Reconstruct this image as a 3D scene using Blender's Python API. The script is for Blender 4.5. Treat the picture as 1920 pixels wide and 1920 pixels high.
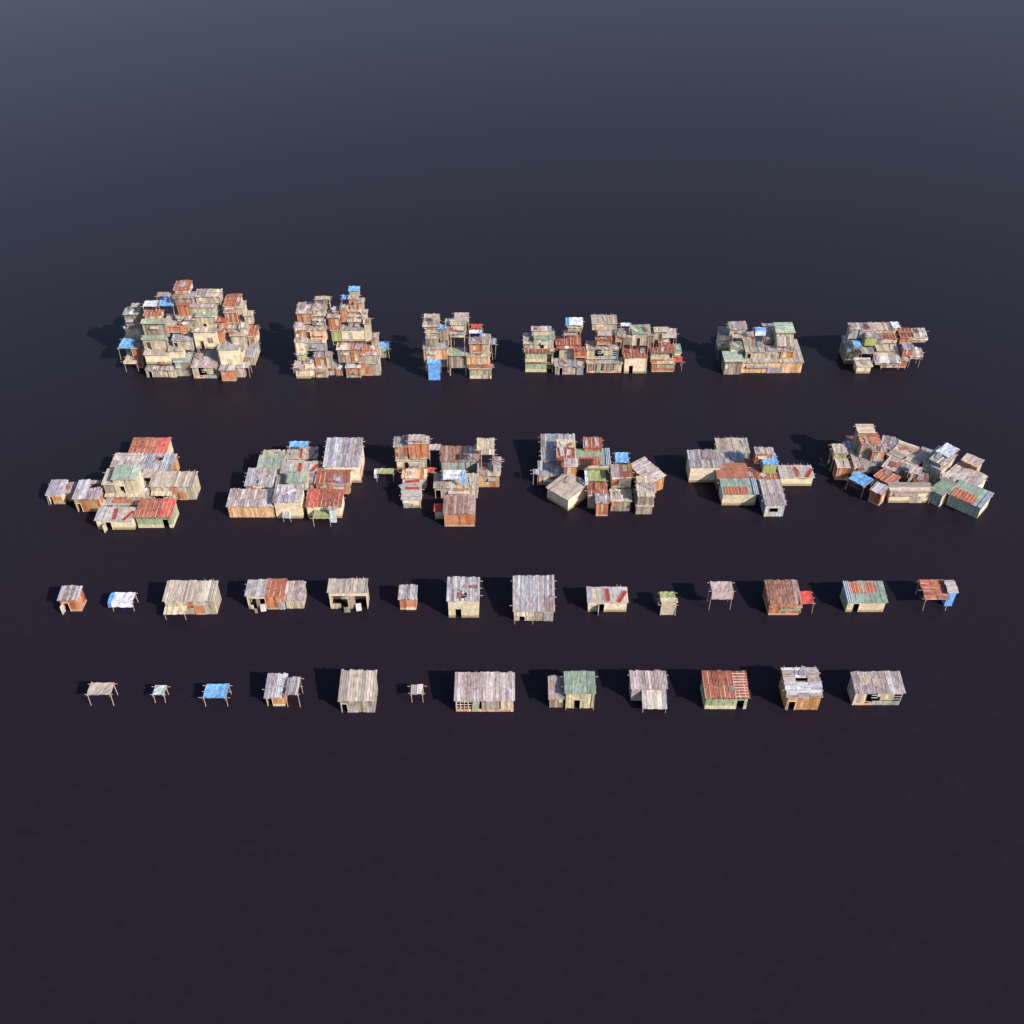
import bpy, math, random
from mathutils import Vector, Matrix
SC = bpy.context.scene
for o in list(bpy.data.objects): bpy.data.objects.remove(o)
COLL = SC.collection
RND = random.Random(7)
# ---------------------------------------------------------------- camera
F_PX, PITCH, HC = 1867.0, math.radians(40.0), 123.0
SP, CP = math.sin(PITCH), math.cos(PITCH)
cd = bpy.data.cameras.new('camera'); cam = bpy.data.objects.new('camera', cd); COLL.objects.link(cam)
cam.location = (0, 0, HC); cam.rotation_euler = (math.pi/2 - PITCH, 0, 0)
cd.sensor_width = 36; cd.lens = 36*F_PX/1920; cd.clip_start = 1; cd.clip_end = 20000
SC.camera = cam
def ray(px, py):
    u, v = (px-960)/F_PX, (py-960)/F_PX
    return Vector((u, CP - v*SP, -(SP + v*CP)))
def at_z(px, py, z):
    d = ray(px, py); t = (z-HC)/d.z
    return Vector((d.x*t, d.y*t, z))
def z_at_y(px, py, Y):
    d = ray(px, py); return HC + d.z*Y/d.y
# ---------------------------------------------------------------- colour
def lin(c):
    return tuple(((x/255.0)/12.92 if x/255.0 <= .04045 else ((x/255.0+.055)/1.055)**2.4) for x in c)
def alb(c, k=1.03):
    g = sum(c)/3; c = tuple(g+(x-g)*(.95 if c[2] > c[0] else .9) for x in c)          # faded, dusty
    c = (c[0]*1.0, c[1]*.985, c[2]*.985)
    return tuple(min(.85, x/k) for x in lin(c))
def jit(c, a=.12, h=.04):
    f = 1 + RND.uniform(-a, a)
    return tuple(max(.004, x*f*(1+RND.uniform(-h, h))) for x in c)
# ---------------------------------------------------------------- materials
def mat(name, streak, blotch, fine, rough, spec=.3, rustcol=(120, 62, 38), stain=.5, metal=0, bump=.3, vs=.55, transl=0):
    m = bpy.data.materials.new(name); m.use_nodes = True
    nt = m.node_tree; N = nt.nodes; L = nt.links
    b = N['Principled BSDF']; out = N['Material Output']
    at = N.new('ShaderNodeAttribute'); at.attribute_name = 'Col'
    uv = N.new('ShaderNodeUVMap'); uv.uv_map = 'UVMap'
    def noise(sx, sy, sc, det, ro=.6):
        mp = N.new('ShaderNodeMapping'); mp.inputs['Scale'].default_value = (sx, sy, 1)
        L.new(uv.outputs[0], mp.inputs[0])
        n = N.new('ShaderNodeTexNoise'); n.inputs['Scale'].default_value = sc
        n.inputs['Detail'].default_value = det; n.inputs['Roughness'].default_value = ro
        L.new(mp.outputs[0], n.inputs['Vector']); return n.outputs['Fac']
    def rng(f, a, b_, lo=.3, hi=.7):
        r = N.new('ShaderNodeMapRange'); r.inputs['From Min'].default_value = lo; r.inputs['From Max'].default_value = hi
        r.inputs['To Min'].default_value = a; r.inputs['To Max'].default_value = b_; r.clamp = True
        L.new(f, r.inputs['Value']); return r.outputs[0]
    def mul(a, b_):
        x = N.new('ShaderNodeMath'); x.operation = 'MULTIPLY'; L.new(a, x.inputs[0])
        if isinstance(b_, float): x.inputs[1].default_value = b_
        else: L.new(b_, x.inputs[1])
        return x.outputs[0]
    s = noise(8.5, vs, 1.0, 4); bl = noise(1, 1, .9, 3); fi = noise(1, 1, 9.0, 3)
    v = mul(mul(rng(s, 1-streak, 1+streak), rng(bl, 1-blotch, 1+blotch)), rng(fi, 1-fine, 1+fine))
    vm = N.new('ShaderNodeVectorMath'); vm.operation = 'SCALE'
    L.new(at.outputs['Color'], vm.inputs[0]); L.new(v, vm.inputs['Scale'])
    r1 = noise(2.2, .8, 1.3, 5, .7)
    rf = mul(rng(r1, 0, 1, .44, .62), at.outputs['Alpha'])
    mx = N.new('ShaderNodeMix'); mx.data_type = 'RGBA'
    L.new(rf, mx.inputs['Factor']); L.new(vm.outputs[0], mx.inputs['A'])
    mx.inputs['B'].default_value = (*alb(rustcol), 1)
    d1 = noise(5, .8, 2.4, 5, .75)
    df = mul(rng(d1, 0, 1, .55, .72), stain)
    mx2 = N.new('ShaderNodeMix'); mx2.data_type = 'RGBA'
    L.new(df, mx2.inputs['Factor']); L.new(mx.outputs['Result'], mx2.inputs['A'])
    mx2.inputs['B'].default_value = (*alb((96, 84, 74)), 1)
    L.new(mx2.outputs['Result'], b.inputs['Base Color'])
    b.inputs['Roughness'].default_value = rough; b.inputs['Metallic'].default_value = metal
    b.inputs['Specular IOR Level'].default_value = spec
    bp = N.new('ShaderNodeBump'); bp.inputs['Strength'].default_value = bump; bp.inputs['Distance'].default_value = .05
    L.new(fi, bp.inputs['Height']); L.new(bp.outputs[0], b.inputs['Normal'])
    if transl:
        tr = N.new('ShaderNodeBsdfTranslucent'); L.new(mx2.outputs['Result'], tr.inputs['Color'])
        ms = N.new('ShaderNodeMixShader'); ms.inputs[0].default_value = transl
        L.new(b.outputs[0], ms.inputs[1]); L.new(tr.outputs[0], ms.inputs[2]); L.new(ms.outputs[0], out.inputs[0])
    return m
M = {
 'metal': mat('corrugated_metal', .42, .26, .2, .5, .35, stain=.75, metal=0.0),
 'rust': mat('rusted_sheet', .36, .3, .26, .75, .2, rustcol=(206, 150, 118), stain=.45),
 'wood': mat('weathered_boards', .42, .24, .24, .85, .15, rustcol=(120, 84, 58), stain=.85),
 'plaster': mat('stained_plaster', .2, .26, .16, .9, .15, rustcol=(168, 152, 116), stain=.5, vs=2.5),
 'cloth': mat('faded_cloth', .14, .18, .1, .95, .1, rustcol=(170, 158, 140), stain=.2, bump=.5, transl=.15),
 'tarp': mat('creased_tarpaulin', .22, .45, .28, .45, .4, rustcol=(176, 216, 250), stain=0.001, bump=.6, transl=.12),
 'pole': mat('wooden_pole', .2, .1, .1, .85, .15, stain=.3),
}
# ---------------------------------------------------------------- mesh builder
class MB:
    def __init__(s): s.v = []; s.f = []; s.c = []; s.u = []
    def quad(s, p, col, a=0., uv=None):
        n = len(s.v); s.v += [tuple(q) for q in p]; s.f.append(tuple(range(n, n+len(p))))
        s.c.append((*col, a))
        s.u.append(uv if uv else [(q[0]+.37*q[1], q[2]+.8*q[1]) for q in p])
    def box(s, o, X, Y, Z, col, a=0., uo=None):
        """box from corner o with edge vectors; uv runs (X, Z)"""
        o, X, Y, Z = Vector(o), Vector(X), Vector(Y), Vector(Z)
        lx, ly, lz = X.length, Y.length, Z.length
        if uo is None: uo = (RND.uniform(0, 50), RND.uniform(0, 50))
        P = [o, o+X, o+X+Y, o+Y, o+Z, o+X+Z, o+X+Y+Z, o+Y+Z]
        U = [(0, 0), (lx, 0), (lx+ly, 0), (2*lx+ly, 0)]
        fs = [((0, 1, 5, 4), ((0, 0), (lx, 0), (lx, lz), (0, lz))), ((1, 2, 6, 5), ((lx, 0), (lx+ly, 0), (lx+ly, lz), (lx, lz))),
              ((2, 3, 7, 6), ((0, 0), (lx, 0), (lx, lz), (0, lz))), ((3, 0, 4, 7), ((lx, 0), (lx+ly, 0), (lx+ly, lz), (lx, lz))),
              ((4, 5, 6, 7), ((0, 0), (lx, 0), (lx, ly), (0, ly))), ((3, 2, 1, 0), ((0, 0), (lx, 0), (lx, ly), (0, ly)))]
        n = len(s.v); s.v += [tuple(q) for q in P]
        for f, uv in fs:
            s.f.append(tuple(n+i for i in f)); s.c.append((*col, a)); s.u.append([(x+uo[0], y+uo[1]) for x, y in uv])
    def beam(s, a, b, r, col, n=5):
        a, b = Vector(a), Vector(b); d = (b-a)
        if d.length < 1e-4: return
        q = d.to_track_quat('Z', 'Y').to_matrix(); L = d.length
        k = len(s.v)
        for j, (c, rr) in enumerate(((a, r), (b, r*.85))):
            for i in range(n):
                t = 2*math.pi*i/n; s.v.append(tuple(c + q @ Vector((math.cos(t)*rr, math.sin(t)*rr, 0))))
        for i in range(n):
            i2 = (i+1) % n
            s.f.append((k+i, k+i2, k+n+i2, k+n+i)); s.c.append((*col, 0)); s.u.append([(i*.1, 0), (i*.1+.1, 0), (i*.1+.1, L), (i*.1, L)])
        for base in (tuple(k+i for i in reversed(range(n))), tuple(k+n+i for i in range(n))):
            s.f.append(base); s.c.append((*col, 0)); s.u.append([(0, 0)]*n)
    def build(s, name, m, parent=None, F=None):
        if not s.f: return None
        me = bpy.data.meshes.new(name); me.from_pydata(s.v, [], s.f)
        ca = me.color_attributes.new('Col', 'FLOAT_COLOR', 'CORNER'); ul = me.uv_layers.new(name='UVMap')
        cs = []; us = []
        for f, c, u in zip(s.f, s.c, s.u):
            for i in range(len(f)): cs += c; us += u[i]
        ca.data.foreach_set('color', cs); ul.data.foreach_set('uv', us)
        me.materials.append(M[m] if isinstance(m, str) else m)
        o = bpy.data.objects.new(name, me); COLL.objects.link(o)
        if parent is not None: o.parent = parent
        if F is not None: o.matrix_local = F
        return o
# ---------------------------------------------------------------- palettes
# roof code: material, orientation default, strip width, colours [(rgb, rust)], seam colour
BEIGE = [((184, 174, 162), .25), ((168, 158, 150), .35), ((198, 188, 174), .15), ((148, 142, 138), .3), ((176, 172, 160), .2), ((190, 176, 162), .4)]
ROOF = {
 'gc': ('metal', .42, [((164, 168, 180), .35), ((148, 152, 168), .3), ((186, 188, 196), .2), ((150, 144, 146), .75), ((174, 172, 174), .5)], None),
 'lc': ('metal', .48, [((184, 174, 174), .3), ((172, 162, 164), .35), ((196, 186, 188), .2), ((164, 154, 152), .5)], None),
 'gp': ('wood', .42, BEIGE, None),
 'tn': ('wood', .5, [((206, 194, 170), .2), ((196, 184, 160), .3), ((190, 180, 160), .3)], None),
 'ru': ('rust', .8, [((152, 86, 70), .4), ((140, 78, 66), .3), ((160, 94, 74), .5), ((134, 78, 70), .3)], (222, 176, 156)),
 'ls': ('metal', .5, [((182, 166, 164), .35), ((160, 122, 106), .8), ((176, 158, 154), .5), ((164, 130, 116), .8)], None),
 'rg': ('metal', .8, [((156, 98, 82), .6), ((172, 160, 160), .7), ((150, 106, 94), .4), ((170, 158, 164), .4)], None),
 'rc': ('rust', .7, [((190, 120, 78), .5), ((222, 196, 166), .5), ((176, 104, 72), .4), ((214, 180, 140), .6)], None),
 'gn': ('metal', 1.3, [((146, 166, 151), .3), ((162, 177, 164), .4), ((138, 160, 146), .25)], None),
 'lb': ('metal', .9, [((148, 160, 156), .2), ((150, 176, 184), .1), ((158, 182, 190), .1), ((152, 162, 158), .2)], None),
 'wg': ('metal', .8, [((206, 200, 196), .3), ((176, 174, 176), .35), ((214, 210, 198), .2), ((160, 160, 166), .3)], None),
 'mx': ('wood', .85, [((178, 172, 160), .25), ((186, 178, 166), .3), ((166, 166, 170), .3), ((176, 176, 186), .2)], None),
 'mg': ('metal', .9, [((148, 170, 160), .1), ((140, 162, 150), .1)], None),
 'rr': ('rust', .8, [((150, 84, 70), .4), ((142, 78, 66), .3), ((158, 92, 74), .5)], (222, 176, 156)),
 'rd': ('cloth', 9, [((216, 84, 76), 0)], None),
 'bt': ('tarp', 9, [((88, 164, 240), .6)], None),
 'wt': ('tarp', 9, [((214, 222, 236), .3)], None),
 'ct': ('cloth', 9, [((188, 174, 170), .2)], None),
 'cl': ('cloth', 9, [((202, 190, 166), .2)], None),
 'wc': ('tarp', 9, [((190, 206, 204), .3)], None),
 'gl': ('cloth', 9, [((158, 172, 116), .1)], None),
}
WALL = {
 'cc': ('plaster', 9, [((222, 208, 178), .45)]),
 'pl': ('wood', .42, [((150, 140, 126), .3), ((138, 128, 116), .3), ((164, 156, 144), .2), ((128, 116, 102), .3), ((158, 150, 138), .2)]),
 'tn': ('wood', .5, [((188, 176, 152), .35), ((174, 164, 146), .4), ((196, 186, 164), .3), ((160, 152, 140), .3)]),
 'wd': ('wood', .55, [((182, 124, 78), .4), ((196, 146, 98), .5), ((166, 108, 66), .3), ((200, 160, 116), .3)]),
 'or': ('wood', .4, [((222, 178, 134), .25), ((212, 166, 120), .35), ((226, 188, 148), .2), ((196, 152, 110), .5)]),
 'rs': ('rust', .6, [((164, 88, 58), .4), ((150, 80, 54), .3), ((176, 104, 72), .5), ((186, 124, 92), .5)]),
 'gw': ('wood', .5, [((150, 170, 134), .2), ((136, 162, 128), .15), ((172, 172, 142), .2), ((144, 168, 132), .2)]),
 'gy': ('cloth', .7, [((176, 182, 112), .1), ((164, 172, 106), .1)]),
 'pp': ('wood', .5, [((204, 192, 160), .3), ((190, 178, 150), .35), ((176, 166, 144), .3), ((208, 198, 168), .25)]),
 'bl': ('wood', .34, [((150, 166, 162), .3), ((162, 176, 168), .3), ((138, 152, 152), .3), ((172, 176, 160), .3)]),
 'bs': ('metal', .32, [((150, 170, 186), .1), ((196, 194, 186), .1), ((120, 136, 150), .2), ((180, 186, 188), .2)]),
 'gm': ('metal', .6, [((160, 162, 166), .35), ((148, 150, 156), .3), ((172, 172, 172), .4)]),
 'cw': ('cloth', 9, [((196, 184, 162), .2)]),
 'bw': ('tarp', 9, [((80, 160, 238), .6)]),
 'ww': ('tarp', 9, [((206, 214, 226), .2)]),
}
RD = {'ls': 'rust-streaked grey roof', 'gc': 'grey corrugated roof', 'lc': 'lilac-grey sheet roof', 'gp': 'weathered board roof', 'tn': 'pale timber roof', 'ru': 'rusty red roof',
 'rg': 'rust-striped grey roof', 'rc': 'rust and cream roof', 'gn': 'green roof', 'lb': 'pale blue roof', 'wg': 'whitish sheet roof', 'mx': 'red-patched board roof',
 'mg': 'green roof with rust sheets', 'rr': 'rusty roof with bright red sheets', 'rd': 'red cloth', 'bt': 'blue tarp', 'wt': 'white tarp', 'ct': 'grey cloth', 'cl': 'cream cloth',
 'wc': 'pale tarp', 'gl': 'green cloth'}
WD = {'cc': 'cream plaster', 'pl': 'grey plank', 'tn': 'tan board', 'wd': 'orange wood', 'or': 'peeling tan board', 'rs': 'rusty sheet', 'gw': 'green painted', 'gy': 'yellow-green',
 'pp': 'yellowish plank', 'bl': 'pale blue plank', 'bs': 'blue-striped sheet', 'gm': 'grey metal', 'cw': 'draped cloth', 'bw': 'blue tarp', 'ww': 'white tarp', 'lt': 'lattice-fronted', 'bk': 'broken yellow plank', 'op': 'open-fronted'}
POLE = alb((178, 150, 132)); DARKW = alb((110, 92, 78)); LT = alb((214, 196, 168))
THINGS = []; MW = {}
VIEWS = dict(a=(160,510,5.333), d=(220,520,13.714), e=(350,530,12.8), g=(220,610,13.714), h=(350,610,12.8), r=(150,560,12), b=(510,520,7.385), i=(540,530,9.6), j=(540,620,9.6),
 c=(750,570,8.727), f=(960,570,5.647), k=(970,580,12), l=(1120,580,11.294), m=(1330,590,9.6), n=(1550,590,9.6), p=(60,800,5.647), q=(400,800,6.4), s=(680,790,6.857),
 t=(950,790,6), u=(1230,800,6), v=(1500,780,4.8), w=(1540,780,9.6), x=(1700,800,10.667), A=(90,1070,5.647), B=(430,1070,5.189), C=(790,1060,4.8), D=(1180,1070,5.189),
 E=(1530,1070,6.4), F=(130,1240,5.818), G=(460,1240,5.486), H=(810,1240,5.647), I=(1130,1240,6.4), J=(1420,1240,6.4))
def PX(v, x, y):
    ox, oy, f = VIEWS[v]; return ox + x/f, oy + y/f
CL = dict(name='', group='', y=0, k=0)      # current cluster
def cluster(name, y=0, k=0):
    CL.update(name=name, group='huts of the ' + name, y=y, k=k)
# ---------------------------------------------------------------- pieces
def strips(total, w):
    n = max(1, round(total/w)); e = [0]
    for i in range(1, n): e.append(total*i/n + RND.uniform(-.12, .12)*total/n)
    return e + [total]
def wall_panel(mb, o, U, Nn, W, top, code, holes=()):
    """vertical wall from o along unit U, outward unit Nn, top(u) gives height; holes (u0,u1,v0,v1)"""
    kind, w, cols = WALL[code]
    o, U, Nn = Vector(o), Vector(U), Vector(Nn); Z = Vector((0, 0, 1)); th = .06
    def piece(u0, u1, v0, v1a, v1b, col, a, off):
        if u1-u0 < .02 or max(v1a, v1b)-v0 < .03: return
        q = o + U*u0 + Nn*off + Z*v0
        lx = u1-u0
        P = [q, q+U*lx, q+U*lx-Nn*th, q-Nn*th]
        T = [q+Z*(v1a-v0), q+U*lx+Z*(v1b-v0)]; T += [T[1]-Nn*th, T[0]-Nn*th]
        V = P+T; n = len(mb.v); mb.v += [tuple(p) for p in V]
        ux, uy = u0 + UO[0], v0 + UO[1]
        h = v1a-v0
        for f in ((0, 1, 5, 4), (1, 2, 6, 5), (2, 3, 7, 6), (3, 0, 4, 7), (4, 5, 6, 7), (3, 2, 1, 0)):
            mb.f.append(tuple(n+i for i in f)); mb.c.append((*col, a))
            mb.u.append([(ux, uy), (ux+lx, uy), (ux+lx, uy+h), (ux, uy+h)])
    edges = strips(W, w)
    extra = sorted({h[0] for h in holes} | {h[1] for h in holes})
    for i in range(len(edges)-1):
        c, a = RND.choice(cols); col = jit(alb(c)); off = 0 if w > 5 else RND.uniform(-.02, .03)
        UO = (RND.uniform(0, 40), RND.uniform(0, 40))
        cuts = [edges[i]] + [e for e in extra if edges[i]+.01 < e < edges[i+1]-.01] + [edges[i+1]]
        for j in range(len(cuts)-1):
            u0, u1 = cuts[j], cuts[j+1]; um = (u0+u1)/2
            hs = sorted([h for h in holes if h[0] <= um <= h[1]], key=lambda h: h[2])
            v = -RND.uniform(0, .05) if w < 5 and not hs else 0
            bands = [(v, None)]
            cur = v
            segs = []
            for h in hs:
                if h[2] > cur: segs.append((cur, h[2], h[2]))
                cur = h[3]
            segs.append((cur, top(u0)-.01, top(u1)-.01))
            for v0, va, vb in segs:
                if code == 'cc' and v0 < .1 and min(va, vb) > .9:
                    piece(u0, u1, v0, .55, .55, jit(alb((160, 148, 108)), .06), .8, .0)
                    piece(u0, u1, .55, va, vb, col, a, .0)
                elif code == 'gw' and v0 < .1 and min(va, vb) > 1.2:
                    piece(u0, u1, v0, .8, .8, jit(alb((208, 196, 162)), .06), .3, .03)
                    piece(u0, u1, .8, va, vb, col, a, off)
                elif code == 'rs' and v0 < .1 and min(va, vb) > 1.2:
                    piece(u0, u1, v0, .35, .35, jit(alb((176, 160, 130)), .06), .3, .02)
                    piece(u0, u1, .35, va, vb, col, a, off)
                else: piece(u0, u1, v0, va, vb, col, a, off)
        if code == 'rs' and RND.random() < .6 and not holes:      # bright seam
            UO = (0, 0); u = edges[i]
            piece(u, u+.06, .35, top(u)-.05, top(u)-.05, alb((226, 160, 112)), 0, .045)
def sheet(mb, o, A, B, Nn, wa, lb, col, rust, corr=.06, pitch=.2, warp=.05):
    """corrugated sheet: width wa along A, length lb along B"""
    n = max(2, int(round(wa/(pitch/2)))); uo = (RND.uniform(0, 50), RND.uniform(0, 50))
    m = 2; rows = []
    k = len(mb.v)
    tw = RND.uniform(-warp, warp); tw2 = RND.uniform(-warp, warp); lift = RND.uniform(0, warp)
    for j in range(m+1):
        for i in range(n+1):
            z = (corr if i % 2 else 0) + lift + tw*(i/n) + tw2*(j/m)
            mb.v.append(tuple(o + A*(wa*i/n) + B*(lb*j/m) + Nn*z))
    for j in range(m):
        for i in range(n):
            a = k + j*(n+1) + i
            mb.f.append((a, a+1, a+n+2, a+n+1)); mb.c.append((*col, rust))
            mb.u.append([(uo[0]+wa*i/n, uo[1]+lb*j/m), (uo[0]+wa*(i+1)/n, uo[1]+lb*j/m), (uo[0]+wa*(i+1)/n, uo[1]+lb*(j+1)/m), (uo[0]+wa*i/n, uo[1]+lb*(j+1)/m)])
def cloth(mb, o, A, B, Nn, wa, lb, col, a, sag=.18, drape=0):
    n, m = max(4, int(wa/.45)), max(4, int(lb/.45)); k = len(mb.v)
    ph = RND.uniform(0, 6); md = 3 if drape > 0 else 0
    def row(P, s_, rag):
        for i in range(n+1):
            u = i/n
            z = -sag*4*u*(1-u)*s_ + .05*math.sin(u*17+ph+s_*4) + RND.uniform(-.03, .03)
            mb.v.append(tuple(P + A*(wa*u) + Nn*z + (B*RND.uniform(-.07, .07) if rag else Vector((0, 0, 0)))))
    vs = []
    for d in range(md, 0, -1):
        row(o + Vector((0, 0, -drape*d/md)) - B*.05*d, .15, d == md); vs.append(-drape*d/md)
    for j in range(m+1):
        t = j/m; row(o + B*(lb*t), 4*t*(1-t), j in (0, m)); vs.append(lb*t)
    for j in range(len(vs)-1):
        for i in range(n):
            q = k + j*(n+1) + i
            mb.f.append((q, q+1, q+n+2, q+n+1)); mb.c.append((*col, a))
            mb.u.append([(wa*i/n+ph, vs[j]), (wa*(i+1)/n+ph, vs[j]), (wa*(i+1)/n+ph, vs[j+1]), (wa*i/n+ph, vs[j+1])])
def roof_mesh(code, W, D, H, sl, ov, ovx, dirn='v', hole=None, red=None, drape=0, curve=0):
    """roof over x in [-W/2,W/2], y in [-D/2,D/2], eave height H at the front wall line"""
    kind, w, cols, seam = ROOF[code]
    mb = MB(); ts = math.tan(sl); B = Vector((0, math.cos(sl), math.sin(sl))); A = Vector((1, 0, 0)); Nn = A.cross(B)
    o = Vector((-W/2-ovx, -D/2-ov, H-ov*ts)); WW = W+2*ovx; LL = (D+ov+.2)/math.cos(sl)
    if kind in ('cloth', 'tarp'):
        c, a = cols[0]; cloth(mb, o+Nn*.05, A, B, Nn, WW, LL, jit(alb(c), .06), a, sag=min(.22, WW*.05), drape=drape); return mb, kind
    if dirn == 'h': A, B, o, WW, LL = B, A, o, LL, WW
    es = strips(WW, w); nb = 2 if (LL > 3.6 and kind != 'wood') else 1
    if hole and dirn == 'h': nb = 3; w = .6
    for i in range(len(es)-1):
        a0, wa = es[i], es[i+1]-es[i]
        if i == 0 or RND.random() < .55: sc_ = RND.choice(cols)
        rows = strips(LL, LL/nb)
        if nb == 2 and dirn == 'v': rows[1] = LL*RND.choice((.4, .45, .5))
        for j in range(len(rows)-1):
            fu, fv = (a0+wa/2)/WW, (rows[j]+rows[j+1])/2/LL
            if hole and hole[0] <= fu <= hole[1] and (nb == 1 or j == hole[2]):
                # leave an opening but keep the stubs in front and behind
                if nb == 3: continue
                l0, l1 = rows[j], rows[j+1]; c, ru = RND.choice(cols); cc = jit(alb(c), .08)
                sheet(mb, o+A*a0+B*l0+Nn*.02, A, B, Nn, wa, (l1-l0)*.3, cc, ru); sheet(mb, o+A*a0+B*(l0+(l1-l0)*.68)+Nn*.02, A, B, Nn, wa, (l1-l0)*.32, cc, ru)
                continue
            c, ru = sc_ if (code in ('rg', 'ls', 'gp', 'tn', 'lb') or RND.random() < .6) else RND.choice(cols)
            if red and red[0] <= fu <= red[1]: c, ru = (196, 78, 76), .5
            b0 = rows[j] - (RND.uniform(0, .18) if j == 0 else .1); b1 = rows[j+1] + (RND.uniform(-.05, .2) if j == len(rows)-2 else 0)
            if kind == 'wood':
                if code in ('gp', 'tn', 'mx') and RND.random() < .65:
                    mb.box(o+A*(a0+.012)+B*b0+Nn*(RND.uniform(.0, .05)), A*(wa-.03), B*(b1-b0), Nn*.035, jit(alb(c), .14), ru)
                    # top face uv is (x,y); fine
                else: sheet(mb, o+A*(a0-.02)+B*b0+Nn*.03, A, B, Nn, wa+.02, b1-b0, jit(alb(c), .12), ru)
            else:
                sheet(mb, o+A*(a0-.03)+B*b0+Nn*(.035*j+.015*(i % 2)), A, B, Nn, wa+.06, b1-b0, jit(alb(c), .1), ru)
                if seam and RND.random() < .9:
                    mb.box(o+A*(a0-.03)+B*(b0+.05)+Nn*(.09), A*.1, B*((b1-b0)*RND.uniform(.6, .97)), Nn*.02, jit(alb(seam)), .1)
    if curve:
        for q in range(len(mb.v)):
            x, y, z = mb.v[q]; t = (y+D/2+ov)/(D+ov+.2)
            if dirn == 'c': pass
            mb.v[q] = (x, y, z - curve*(1-t)**3)
    return mb, kind
def new_thing(name, F, look, cat):
    e = bpy.data.objects.new(name, None); COLL.objects.link(e); e.matrix_world = F; MW[e.name] = F.copy(); e.empty_display_size = .5
    e['category'] = cat; e['group'] = CL['group']
    THINGS.append([e, look, CL['name'], F.translation.copy()])
    return e
LAST = [None]; BOX = []
def frame_for(v, x0, x1, yb, ye, z, h, o):
    ov = o.get('ov', .3)
    P0x, Pb = PX(v, x0, yb if yb is not None else ye)
    P1x, Pb1 = PX(v, x1, o.get('yb1', yb if yb is not None else ye))
    if z is None:
        yy = Pb if yb is not None else Pb + 18
        z = max(0., (CL['y']-yy)*CL['k'])
    if yb is not None:
        a = at_z(P0x, Pb, z); b = at_z(P1x, Pb1, z)
        if 'yb1' not in o: b.y = a.y; d = ray(P1x, Pb); b.x = d.x*(z-HC)/d.z
        if h is None:
            ex, ey = PX(v, x0, ye); H = z_at_y(ex, ey, a.y-(ov if 'yb1' not in o else 0)) - z
            H = max(.7, H)
        else: H = h
    else:
        H = 2.8 if h is None else h
        a = at_z(P0x, Pb, z+H); b = at_z(P1x, Pb1, z+H); a.z = b.z = z
        if 'yb1' not in o: a.y += ov; b.y = a.y
    return a, b, z, H
def depth_of(v, yt, a, b, z, H, sl, o):
    if 'D' in o and yt is None: return o['D']
    if 'bl' in o:
        q = at_z(*PX(v, *o['bl']), z+H); return max(1.2, (Vector((q.x, q.y))-Vector((a.x, a.y))).length)
    _, ty = PX(v, 0, yt); d = ray(960, ty)
    # HC + d.z*s = z+H + (d.y*s - a.y)*tan(sl)
    s = (z+H-HC-a.y*math.tan(sl))/(d.z-d.y*math.tan(sl))
    q = max(1.0, d.y*s - a.y - .15)
    return min(o['D'], q+.4) if 'D' in o else q
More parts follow.
